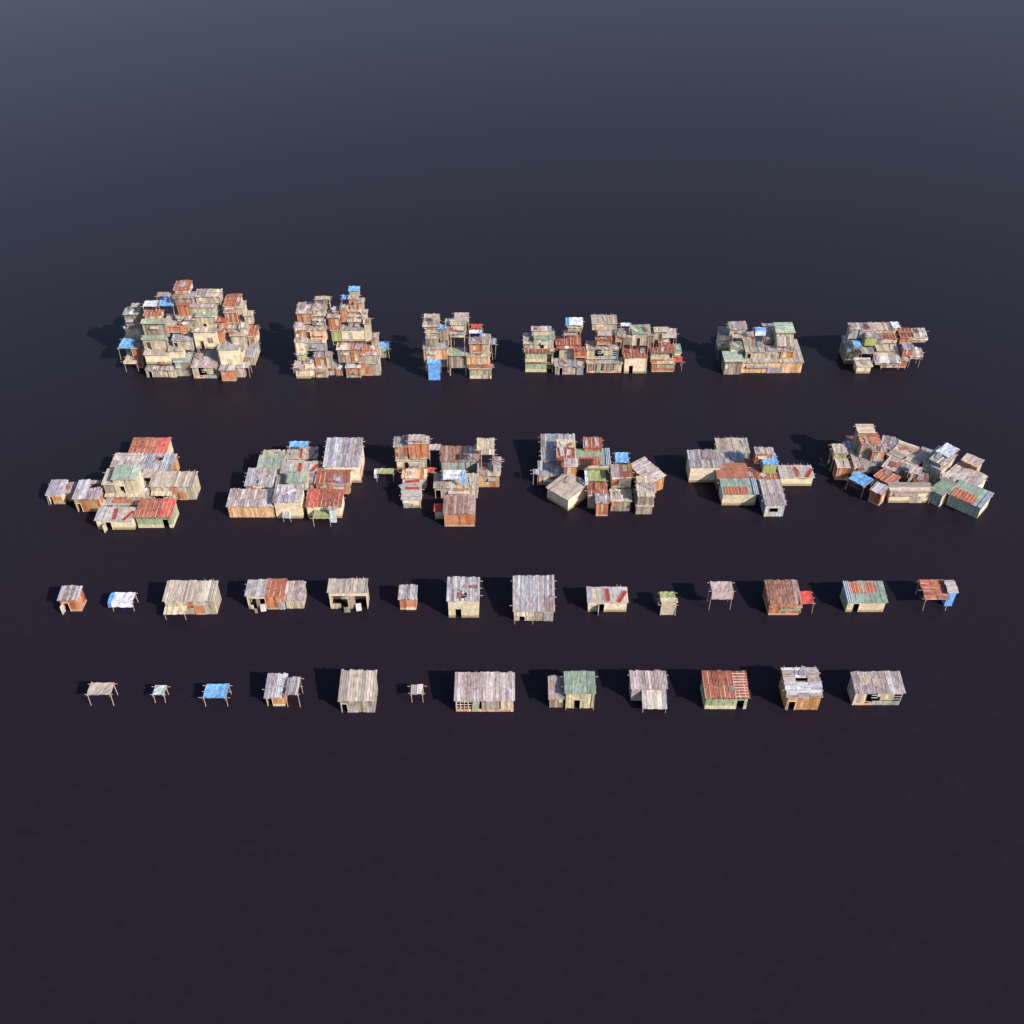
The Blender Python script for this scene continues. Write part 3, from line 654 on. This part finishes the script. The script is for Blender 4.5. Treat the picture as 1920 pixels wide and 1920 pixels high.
# ---------------------------------------------------------------- 2
cluster('twin-towered back cluster',710,.115)
S('b',342,540,1400,1290,1240,'ct','cc',z=0,D=5)
C('b',305,440,1320,1280,1155,'ct',z=2.2,h=1.2)
S('b',480,600,1385,1190,1130,'gc','cc',z=0,D=5)
S('b',608,775,1385,1275,1245,'gp','tn',z=0,D=4,posts=(.1,1.))
S('b',785,900,1355,1215,1180,'gc','tn',z=0,D=4)
S('b',905,985,1358,1272,1240,'gc','rs',z=0,D=4,posts=(.1,))
S('b',1042,1235,1385,1257,1190,'wg','rs',z=0,D=4,posts=(.0,.97))
S('b',1240,1500,1358,1190,1095,'gc','tn',z=0,D=5,patch=((.05,.25,.5,1.,'rs'),(.3,.6,.0,.55,'rs')))
S('b',470,755,1015,905,885,'gp','gm',D=5)
S('b',465,765,862,732,690,'gp','or',door=(.06,.26),D=5)
S('b',582,745,700,605,590,'gp','pl',D=4.5)
S('b',578,738,592,530,515,'gp','pl',D=4.5)
S('b',572,742,535,460,325,'gp','tn',bm=True)
C('b',605,800,345,322,282,'tn')
S('b',365,560,640,498,352,'lc','rs',bm=True)
C('b',445,570,660,555,500,'lc')
S('b',345,460,880,690,640,'gc','cc',D=5)
S('b',350,470,1070,890,850,'gc','cc',D=5)
S('b',355,475,1150,1075,1000,'gc','gy')
S('b',612,758,1235,1105,1025,'gc','rs')
S('b',768,842,1260,1095,1035,'rg','tn')
S('b',795,950,715,562,470,'lc','rs',D=4)
S('b',835,965,882,735,None,'ru','gy',D=4)
S('b',975,1300,885,730,692,'gc','cc',D=6)
S('b',1065,1235,722,612,None,'gp','pl',D=4.5)
S('b',1058,1225,605,540,None,'gp','pl',D=4.5)
S('b',1052,1222,535,472,440,'tn','pl',D=4.5)
S('b',1085,1205,460,298,250,'lc','rs',D=4)
S('b',1075,1208,258,195,128,'bt','tn')
C('b',975,1060,380,310,248,'bt')
S('b',970,1065,620,440,375,'gc','rs')
S('b',1210,1275,450,345,305,'gp','tn',bm=True)
S('b',1250,1325,620,500,450,'lc','tn')
S('b',1300,1382,885,640,600,'gp','pp',D=5)
S('b',1385,1462,950,890,770,'rg','tn')
C('b',1505,1620,1110,1000,890,'bt',z=1.5)
S('b',1505,1595,1112,1030,975,'ct','tn',z=0,h=3)
S('b',925,1095,1180,1005,880,'wg','pl')
S('b',1105,1305,1180,1005,880,'ru','rs')
S('b',1310,1450,1075,1000,895,'lc','rs')
S('b',1250,1460,1195,1080,1070,'lc','tn',D=4)
S('b',860,935,560,480,410,'gc','pl')
S('b',1440,1500,1120,960,930,'gp','tn',z=2)
# ---------------------------------------------------------------- 3
cluster('open-framed back cluster',711,.125)
S('c',1145,1495,1220,1062,985,'ru','gw',z=0,dir='h',bm=True,door=None)
S('c',1092,1470,990,857,815,'gp','or',patch=((.62,.85,.05,.98,'pp'),))
S('c',1142,1355,803,650,545,'gc','rs',posts=(.98,))
S('c',1360,1470,830,655,500,'gp','tn',bm=True)
C('c',1140,1345,640,490,440,'wt',flap=('bt',.85,1.))
C('c',1170,1330,480,410,335,'rd',z=8)
C('c',900,1125,430,228,148,'ct',z=9.3,drape=.9,posts=1)
S('c',838,1078,435,345,330,'gp','pp',D=4)
S('c',818,1060,545,500,432,'gc','pp')
C('c',895,1065,835,550,500,'tn',z=3.6)
S('c',805,1088,1045,842,720,'gn','pl',z=2.2,st=2.2,br=1)
S('c',435,630,690,560,None,'gp','pl',D=5)
S('c',425,630,560,468,None,'gp','pl',D=5)
S('c',415,635,475,400,385,'rg','tn',D=5)
S('c',385,618,408,385,240,'gp','tn',bm=True)
C('c',400,640,300,230,185,'tn')
S('c',398,780,905,742,612,'gc','or',posts=(.0,),patch=((.1,.3,.1,.98,'pp'),))
C('c',418,650,1040,960,912,'lc',z=1.3)
e=S('c',470,655,1245,985,960,'bt','bw',z=0,D=1.2,look='hanging blue tarp screen')
S('c',655,790,1030,885,850,'gp','pl',z=1.6,D=4)
C('c',1498,1568,800,672,570,'gc',z=2)
S('c',655,800,595,420,345,'bt','pl')  # blue roof colour stands in for shade here, not a tarpaulin
S('c',750,870,470,400,265,'gc','rs',D=4)
# ---------------------------------------------------------------- 4
cluster('long terraced back cluster',699,.13)
S('k',180,800,1410,1200,1165,'ru','gw',z=0,door=(.77,.96),nofr=1,D=5)
S('k',180,805,1183,975,940,'ru','gw',door=(.77,.94),nofr=1,z=3.1,D=5)
S('k',150,375,970,785,540,'gp','pl',bm=False,patch=((.6,1.,.5,.85,'pp'),))
S('k',385,810,945,678,455,'gn','pp',door=(.28,.5),bm=True,posts=(.99,))
S('k',330,740,640,480,432,'lc','tn',z=8)
S('k',850,1300,1465,1285,1110,'gc','tn',z=0,door=(.2,.37),posts=(.17,))
S('k',1325,1475,1475,1300,1110,'rg','gm',z=0)
S('k',942,1262,1095,885,870,'cl','cw',D=3,z=2.8)
S('k',1285,1540,1090,930,850,'ru','rs',bm=False)
S('k',885,1410,880,805,612,'ru','rs')
C('k',1050,1350,680,600,478,'ct')
S('k',1140,1430,500,420,395,'tn','cc',D=3.5)
C('k',1165,1465,440,292,195,'wt',drape=.8,flap=('bt',-.28,-.02))
S('f',790,1155,728,632,580,'gp','lt',z=0,D=6)
S('f',790,1112,582,482,395,'gp','bk',z=3.2)
C('f',900,1048,440,300,235,'ct',drape=.9)
S('f',890,1055,432,380,350,'ru','rs',D=3)
S('f',848,1100,275,205,133,'gp','tn',pk=(.1,.4,.6,.8),D=4)
S('l',560,1020,1355,1030,770,'ru','cc',z=0,door=(.22,.4),nofr=1,ov=.25)
S('l',540,715,745,603,410,'gp','pl')
S('l',728,1092,765,522,330,'gn','pp',door=(.27,.47),bm=True,posts=(.98,))
C('l',495,700,440,370,295,'wt')
S('l',1145,1605,1325,1150,1065,'rc','rs',z=0,D=5,patch=((.35,1.,.45,.8,'gw'),))
C('l',1625,1780,1290,1130,1010,'rd',z=0,curve=.4)
S('l',1128,1600,1060,922,740,'ru','gw',z=3.2,door=(.8,.96),nofr=1)
S('l',1630,1755,1010,920,735,'gn','cc',z=3)
C('l',1350,1650,745,540,412,'ct',drape=.9)
S('l',1300,1510,745,690,640,'ru','rs',D=3)
S('l',1200,1470,640,475,385,'tn','pl')
S('l',390,520,690,590,410,'gc','rs')
S('l',1120,1210,700,560,470,'gc','pl')
# ---------------------------------------------------------------- 5
cluster('tan-based back cluster',701,.09)
S('m',565,1640,1047,862,475,'gp','or',z=0,bm=False,D=12)
S('m',252,556,1076,850,665,'gn','pl',z=0.,br=1,dir='h')
S('m',372,600,722,612,480,'gn','cc')
S('m',645,1000,797,680,400,'gp','tn',door=(.08,.26),z=3.1)
S('m',1012,1268,793,655,582,'gc','tn',z=3.1,D=3)
S('m',1270,1488,800,660,545,'lc','rs',z=3.1,D=3)
S('m',1180,1480,560,330,148,'gn','pp',z=5.6,dir='h',aw=(0,1,1.6,2.4,.9,'gp'),br=1)
S('m',830,1060,600,560,400,'gc','pl',z=4.2)
C('m',800,980,480,300,250,'wt',drape=1.2,z=7,flap=('bt',0,.98),fd=.1)
S('m',360,640,400,268,130,'lc','tn',z=7)
C('m',405,672,520,430,350,'ct',z=6)
S('m',150,340,640,370,240,'gc','cc',z=2.5,D=6)
S('m',640,770,460,380,318,'lc','rs',z=5)
S('m',1000,1180,560,440,170,'gc','pl',z=5)
# ---------------------------------------------------------------- 6
cluster('striped-roof back-right cluster',702,.08)
S('n',520,770,1056,930,790,'gp','cc',z=0,dir='h')
S('n',965,1290,952,880,None,'gp','tn',z=.5,D=5)
S('n',1290,1420,952,830,800,'gc','rs',z=.5,D=5)
S('n',868,1300,900,860,672,'wg','tn',z=1.5,sl=22)
C('n',590,820,860,710,600,'gp',z=2)
S('n',905,1260,700,660,510,'tn','tn')
S('n',1500,1700,797,720,600,'wg','tn',curve=.6)
S('n',1540,1780,497,415,250,'wg','tn',curve=.6)
S('n',1310,1520,520,412,245,'ru','rs')
S('n',1000,1255,512,438,280,'ru','tn')
S('n',1345,1505,800,625,560,'gc','rs',D=5)
S('n',570,800,420,290,155,'lc','gm',sl=4)
S('n',675,860,560,410,288,'lc','gy')
S('n',790,1230,340,280,150,'gp','tn')
C('n',1170,1300,330,250,135,'wt')
S('n',320,540,885,600,390,'gc','pl',z=0,h=3.4)  # darker grey walls paint in the shadow that falls on this front
S('n',380,540,430,260,155,'gp','gm')
C('n',480,610,670,590,470,'bt')
S('n',860,1000,520,440,290,'gc','pl')
# ================================================================ clusters, middle row
cluster('cross-shaped left cluster')
S('p',195,355,820,725,568,'gc','cc',z=0,door=(.06,.3),patch=((.35,.9,.2,.8,'rs'),))
S('p',345,470,None,705,592,'lc','pl',z=0,h=2.2)
S('p',488,752,900,768,572,'gc','wd',z=0,door=(.04,.22),hole=(.5,.95,1),sl=8,look='grey-roofed orange timber hut with hole in roof')
S('p',708,1090,1090,998,860,'mx','cc',z=0,door=(.24,.4),leaf=1,look='low cream hut with red sheets on board roof')
S('p',1132,1498,1070,962,772,'rr','gw',z=0,door=(.74,.9),nofr=1,red=(.72,.96),look='rusty and bright red roofed hut with green wall')
S('p',765,1140,880,828,748,'gc','tn',z=0,door=(.13,.3),D=4)
S('p',775,1160,None,745,690,'tn','tn',z=0,h=2.9,D=6)
S('p',785,895,712,612,455,'gp','pl',z=2.9)
S('p',900,1148,716,562,415,'gn','pp',z=2.9,door=(.22,.42),look='green-roofed plank hut on top of the others')
S('p',1290,1740,772,638,480,'gp','tn',z=0,pk=(.82,.95),door=(.04,.25),aw=(0,.5,.8,2.1,1.7,'tn'),patch=((.5,.6,.4,.98,'rs'),(.6,.8,.0,.55,'rs')),look='long board-roofed hut with two rusty patches')
S('p',835,1150,None,425,287,'lc','pl',z=0,h=3,bm=True,sl=5)
S('p',1130,1465,None,478,290,'gc','wd',z=0,h=2.9,hole=(.4,.65,1),sl=5,look='orange timber hut with square hole in grey roof')
S('p',1025,1410,None,285,122,'rr','cc',z=0,h=2.8,red=(.68,.96),look='rusty and bright red roofed hut at the back')
C('p',1180,1290,640,550,450,'ct',z=1.5)
S('p',1165,1250,800,720,None,'gp','tn',z=0,D=3)
cluster('stepped middle-left cluster')
S('q',200,745,1088,962,755,'lc','or',z=0,bm=False,look='lilac-roofed hut with peeling tan walls')
S('q',765,1080,1100,908,705,'gc','cc',z=0,loose=(.4,.5,-.8,'gc'),sl=12,aw=(.27,.6,1.2,1.7,1.2,'gc'),look='grey-roofed cream hut with small front awning')
e=S('q',1140,1545,1095,965,760,'rr','cc',z=0,red=(.06,.32),look='hut with bright red sheets on rusty roof and green porch')
C('q',1210,1410,1190,1062,990,'gl',into=e,h=1.8)
S('q',1410,1480,1150,1000,990,'lc','ww',into=e,D=.4)
S('q',382,705,None,710,505,'gc','cc',z=0,h=3,loose=(.35,.45,-.8,'rg'),hole=(.35,.5,0))
S('q',530,815,None,500,350,'gn','cc',z=0,h=3)
S('q',600,840,None,345,305,'tn','cc',z=0,h=3)
S('q',890,1240,450,385,252,'mx','cc',z=0,pk=(.8,.98))
S('q',805,1245,None,575,422,'mx','pl',z=0,h=2.9)
C('q',930,1140,330,252,180,'bt',z=2)
S('q',1325,1745,None,480,140,'gc','cc',z=0,h=4.2,sl=12,bm=True,look='largest blue-grey corrugated barn')
S('q',1260,1630,None,585,415,'rg','cc',z=0,h=3,)
S('q',905,1130,760,698,545,'gn','pp',z=2.5,h=2)
S('q',750,900,None,712,590,'gp','pl',z=0,h=3)
S('q',1140,1240,None,680,545,'gc','pl',z=0,h=3)
S('q',1228,1415,None,680,540,'ru','rs',z=0,h=3.4)
S('q',1225,1440,760,715,705,'tn','cc',z=0,D=3)
S('q',1445,1632,810,700,640,'gc','wd',z=0)
S('q',1415,1620,None,665,590,'rg','rs',z=0,h=3)
C('q',1640,1780,660,560,470,'rd',z=0,curve=.3)
cluster('paired middle cluster')
C('s',190,400,770,705,612,'gl',z=0,h=1.9,flap=('wt',-.16,.0),look='low green cloth canopy with white end flap')
S('s',420,578,475,328,200,'gc','rs',z=3.4)
S('s',608,808,480,285,270,'lc','rs',z=3.4,D=4)
C('s',600,795,420,265,175,'ct',z=5)
S('s',445,820,615,508,465,'gp','cc',z=.6,door=(.26,.4),D=4.5)
S('s',815,850,480,285,270,'lc','rs',z=3,D=3)
S('s',510,810,None,735,622,'rc','tn',z=0,h=2.7)
S('s',520,742,1110,1010,752,'mx','cc',z=0,dir='h',redsh=((.45,0),(.8,.12)),bm=True)
C('s',850,1000,470,390,300,'ct',z=2.5,h=2)
S('s',1020,1500,690,518,328,'ls','bl',z=0,look='rust-streaked lilac roof hut with pale blue plank wall',sl=6)
C('s',1040,1320,860,690,632,'wt',z=2.5,flap=('bt',.84,1.0),h=2.2)
S('s',930,1480,985,862,672,'gp','tn',z=0,door=(.02,.15),patch=((.45,.7,.3,.8,'rs'),))
S('s',1055,1440,1350,1192,965,'ls','rs',z=0,ov=.25,look='large rust-striped hut with rusty front wall')
S('s',935,1050,1255,1165,1062,'rd','cc',z=0)
S('s',1490,1752,845,700,560,'gp','wd',z=0,D=4)
C('s',1530,1690,690,440,370,'tn',z=2.8)
C('s',1470,1690,420,322,225,'tn',z=5.5,h=1)
S('s',1680,1772,690,550,465,'rg','gm',z=2.6)
C('s',825,920,760,670,600,'rd',z=0)
cluster('blue-tarp middle cluster')
S('t',400,770,None,430,152,'gc','cc',z=0,h=3.4,bm=True,sl=8,look='large grey corrugated roof partly in shade')
S('t',578,755,None,412,285,'ru','rs',z=0,h=5)
S('t',575,765,None,290,212,'tn','pl',z=0,h=5.4)
S('t',362,640,715,622,450,'gc','or',z=0)
C('t',300,350,715,600,545,'gc',z=0)
S('t',455,688,870,770,None,'gp','cc',z=0,yb1=1010,D=5.6,h=2.9,sl=6,loose=(.3,.5,.3,'rg'),look='skewed cream hut with grey board roof')
S('t',650,775,692,508,422,'lc','rs',z=1.5,patch=((0,1,0,.5,'tn'),))
S('t',790,1150,545,495,312,'mg','cc',z=.5,bm=True)
S('t',880,1068,None,305,182,'ru','rs',z=0,h=3.4)
C('t',920,1110,745,655,555,'gl',z=3,h=1.6,flap=('wt',-.22,-.04))
S('t',1002,1135,1065,922,842,'gc','rs',z=0,D=3.5)
S('t',925,1128,None,835,682,'ru','tn',z=0,h=3.4,curve=.3)
S('t',1175,1392,762,625,485,'rg','cc',z=2.8)
S('t',1170,1388,1010,898,770,'tn','pl',z=0)
C('t',1222,1365,560,475,355,'bt',z=5)
S('t',1390,1620,None,490,None,'lc','wd',z=0,h=2.9,yb1=690,bl=(1475,395),side='wd',look='long lilac-roofed hut set askew at the right')
S('t',1450,1630,1045,955,None,'gp','pl',z=0,D=4)
S('t',1470,1640,958,842,None,'gp','pl',z=2,D=4)
S('t',1475,1660,850,800,708,'gp','tn',z=3.8,bm=True)
C('t',1455,1640,760,690,625,'tn',z=5.6)
cluster('spread-out middle cluster')
S('u',685,1030,362,290,135,'gp','tn',z=0,pk=(.1,.3,.5,.7,.9))
S('u',365,690,625,460,268,'gc','cc',z=0,sl=9,loose=(.4,.55,-.3,'rg'),look='cream hut with torn grey roof and shaded side')
S('u',700,1005,None,412,275,'gc','pl',z=0,h=2.6)
S('u',705,1030,None,590,412,'rg','pl',z=0,h=2.8,dir='h')
S('u',735,1110,885,762,592,'mg','cc',z=0,bm=True,look='cream hut with green and rusty patchwork roof')
S('u',1210,1425,1010,885,600,'lc','bs',z=0,door=(.22,.68,1.1,2.1),bm=True,look='blue-striped hut with window and long lilac roof')
S('u',1385,1745,665,575,440,'mx','cc',z=0,pk=(.1,.3,.5,.7,.9))
S('u',1195,1340,525,430,308,'bt','gy',z=2.9,look='blue tarp roofed yellow-green shack on top')
S('u',1105,1290,420,308,238,'lc','rs',z=4)
S('u',1180,1365,None,585,530,'ru','rs',z=0,h=2.6,D=3)
S('u',1050,1180,None,600,370,'ru','pl',z=0,h=2.6)
cluster('skewed far-right cluster')
S('w',240,440,1150,930,780,'gp','rs',z=0)
S('w',215,430,780,690,None,'gp','gy',z=2.9,D=2.4)
C('w',205,425,790,685,512,'ct',z=3)
S('w',835,1022,1530,1270,None,'gc','rs',z=0,yb1=1620,h=3.0,bl=(900,1190),side='rs')
C('w',500,775,None,1125,None,'bt',z=0,h=2.6,yb1=1275,bl=(632,1012))
S('w',540,800,1090,895,700,'lc','bl',z=0,h=3)
S('w',820,1100,1030,895,760,'gc','gm',z=0)
S('w',885,1100,800,645,505,'lc','rs',z=3.4)
S('w',745,1060,None,510,305,'ru','pl',z=3.4,h=3.4,dir='h',sl=5)
S('w',690,960,None,300,150,'tn','pl',z=3.4,h=4.4,dir='h',sl=5)
S('w',500,760,None,480,375,'rg','pl',z=0,h=3)
S('w',480,720,None,700,470,'gc','rs',z=0,h=2.8)
C('w',740,880,None,660,620,'ct',z=1.5)
S('v',790,1145,780,682,600,'gp','cc',z=0,dir='h',br=1)
S('x',425,637,1500,1180,None,'gn','bl',z=0,yb1=1615,h=3.1,bl=(520,990),side='tn',dir='h',look='askew green-roofed hut with shaded blue front')
S('x',780,1405,1560,1360,None,'mg','bl',z=0,yb1=1840,h=2.7,bl=(1030,1110),side='cc',bm=True,look='askew hut with green and rusty roof')
S('x',775,1330,None,960,None,'lc','cc',z=0,yb1=1250,h=2.9,bl=(960,740),side='cc',look='askew lilac-roofed hut')
S('x',345,700,None,690,None,'rg','bl',z=0,yb1=860,h=4.4,bl=(590,455),side='pp',look='tall flat-roofed hut with shaded blue plank front')
C('x',600,845,None,480,None,'wt',z=4.5,yb1=610,h=1.6,bl=(780,355),drape=.1)
S('x',1110,1420,None,670,None,'ct','rs',z=0,yb1=805,h=4.6,bl=(1220,570),side='gy')
S('x',480,700,None,640,None,'gc','pl',z=4.3,yb1=750,h=1.2,bl=(530,500))
S('w',1390,1580,None,920,None,'gp','pl',z=0,yb1=1010,h=3.2,bl=(1510,750),dir='h',sl=4)
S('w',1190,1390,None,690,None,'gp','pl',z=0,yb1=800,h=3.3,bl=(1340,560),dir='h',sl=4)
S('x',-40,250,None,545,None,'gp','pl',z=0,yb1=715,h=3.4,bl=(80,400),dir='h',sl=4)
S('x',-200,150,None,420,None,'gp','pl',z=0,yb1=540,h=3.5,bl=(-100,320),dir='h',sl=4)
S('x',250,480,None,560,None,'gc','pl',z=0,yb1=640,h=2.8,bl=(330,450),dir='h')
S('w',1080,1270,None,560,None,'gc','pl',z=0,yb1=600,h=3.2,bl=(1100,390))
S('w',1270,1400,None,600,None,'gc','pl',z=0,yb1=620,h=3.2,bl=(1290,450))
C('x',40,270,None,910,None,'ct',z=3.2,h=1.2,yb1=975,bl=(110,800))
S('w',975,1250,None,1075,None,'ru','pl',z=0,yb1=1230,h=2.6,bl=(1090,960),dir='v')
S('x',150,400,None,1080,None,'rg','cc',z=0,yb1=1130,h=3.1,bl=(230,960))
S('x',680,940,None,1030,None,'gp','cc',z=0,yb1=1120,h=3.0,bl=(760,960))
S('w',1110,1370,None,900,None,'lc','pl',z=0,yb1=1010,h=2.9,bl=(1180,730))

# ---------------------------------------------------------------- stilts and props under whatever stands above the ground
def corners(F, W, D, k=.5):
    return [F @ Vector((sx*W*k, sy*D*k, 0)) for sx in (-1, 0, 1) for sy in (-1, 0, 1)]
for (e, F, W, D, z, H, cl) in BOX:
    if z < .4: continue
    best = 0
    for (e2, F2, W2, D2, z2, H2, c2) in BOX:
        if e2 is e or c2 != cl or z2 >= z-.3: continue
        I = F2.inverted()
        if sum(1 for p in corners(F, W, D, .45) if abs((I@p).x) < W2/2+.2 and abs((I@p).y) < D2/2+.2) >= 2: best = max(best, z2+H2)
    gap = z-best
    if .35 < gap < 4.2:
        for sx in (-1, 1):
            for sy in (-1, 1):
                mb = MB(); x, y = sx*(W/2-.15), sy*(D/2-.15)
                mb.beam((x+RND.uniform(-.1, .1), y, -gap-.1), (x, y, .02), .085, jit(POLE)); mb.build('stilt', 'pole', e)
# ================================================================ labels
def proj(p):
    v = p - Vector((0, 0, HC)); fwd = Vector((0, CP, -SP)); up = Vector((0, SP, CP))
    return 960+F_PX*v.x/v.dot(fwd), 960-F_PX*v.dot(up)/v.dot(fwd)
ORD = ['', 'second', 'third', 'fourth', 'fifth', 'sixth', 'seventh', 'eighth', 'ninth', 'tenth', 'eleventh', 'twelfth']
by = {}
for t in THINGS: by.setdefault((t[1], t[2]), []).append(t)
for (look, cl), ts in by.items():
    P = [proj(t[3]) for t in ts]; n = len(ts)
    wide = max(p[0] for p in P)-min(p[0] for p in P) >= max(p[1] for p in P)-min(p[1] for p in P)
    ts.sort(key=lambda t: proj(t[3])[0] if wide else -proj(t[3])[1])
    for i, t in enumerate(ts):
        s = '%s in %s' % (look, cl)
        if n > 1:
            if wide: pos = 'leftmost' if i == 0 else 'rightmost' if i == n-1 else ORD[i]+' from left'
            else: pos = 'lowest' if i == 0 else 'topmost' if i == n-1 else ORD[i]+' from bottom'
            s += ', ' + pos + (' such hut' if t[0]['category'] == 'shack' else ' such canopy')
        if len(s.split()) > 16: s = s.replace(' such hut', '').replace(' such canopy', '')
        t[0]['label'] = s
        if len(s.split()) > 16: print('LONG', s)
# ================================================================ ground, light, world
gm = bpy.data.materials.new('dark_glossy_ground'); gm.use_nodes = True
nt = gm.node_tree; b = nt.nodes['Principled BSDF']
tc = nt.nodes.new('ShaderNodeTexCoord'); n1 = nt.nodes.new('ShaderNodeTexNoise'); n1.inputs['Scale'].default_value = .9; n1.inputs['Detail'].default_value = 6
nt.links.new(tc.outputs['Object'], n1.inputs['Vector'])
cr = nt.nodes.new('ShaderNodeMapRange'); cr.inputs['From Min'].default_value = .35; cr.inputs['From Max'].default_value = .65; cr.inputs['To Min'].default_value = .93; cr.inputs['To Max'].default_value = 1.07
nt.links.new(n1.outputs['Fac'], cr.inputs['Value'])
vm = nt.nodes.new('ShaderNodeVectorMath'); vm.operation = 'SCALE'; vm.inputs[0].default_value = (.0150, .0115, .0185)
nt.links.new(cr.outputs[0], vm.inputs['Scale']); nt.links.new(vm.outputs[0], b.inputs['Base Color'])
b.inputs['Roughness'].default_value = .34; b.inputs['IOR'].default_value = 1.18; b.inputs['Specular IOR Level'].default_value = .5; b.inputs['Specular Tint'].default_value = (.85, .6, 1, 1)
bp = nt.nodes.new('ShaderNodeBump'); bp.inputs['Strength'].default_value = .06; bp.inputs['Distance'].default_value = .04
n2 = nt.nodes.new('ShaderNodeTexNoise'); n2.inputs['Scale'].default_value = 2.5; n2.inputs['Detail'].default_value = 4; nt.links.new(tc.outputs['Object'], n2.inputs['Vector'])
nt.links.new(n2.outputs['Fac'], bp.inputs['Height']); nt.links.new(bp.outputs[0], b.inputs['Normal'])
gme = bpy.data.meshes.new('ground'); R = 6000
gme.from_pydata([(-R, -2000, 0), (R, -2000, 0), (R, 9000, 0), (-R, 9000, 0)], [], [(0, 1, 2, 3)]); gme.materials.append(gm)
g = bpy.data.objects.new('ground', gme); COLL.objects.link(g); g['kind'] = 'structure'; g['label'] = 'smooth dark glossy ground reaching to the horizon'
EL, AZ = math.radians(32.5), math.radians(37)
sd = bpy.data.lights.new('sun', 'SUN'); sd.energy = 4.8; sd.angle = math.radians(.5); sd.color = (1, .915, .81)
so = bpy.data.objects.new('sun', sd); COLL.objects.link(so)
dirv = Vector((-math.cos(AZ)*math.cos(EL), math.sin(AZ)*math.cos(EL), -math.sin(EL)))
so.rotation_euler = dirv.to_track_quat('-Z', 'Y').to_euler(); so.location = (100, -50, 150)
w = bpy.data.worlds.new('World'); SC.world = w; w.use_nodes = True
nt = w.node_tree; bg = nt.nodes['Background']; sk = nt.nodes.new('ShaderNodeTexSky'); sk.sky_type = 'NISHITA'; sk.sun_disc = False
sk.sun_elevation = EL; sk.sun_rotation = math.pi/2 + AZ
nt.links.new(sk.outputs[0], bg.inputs[0]); bg.inputs[1].default_value = .12
SC.view_settings.view_transform = 'Standard'; SC.view_settings.look = 'None'; SC.view_settings.exposure = .38; SC.view_settings.gamma = 1
SC.render.engine = 'CYCLES'
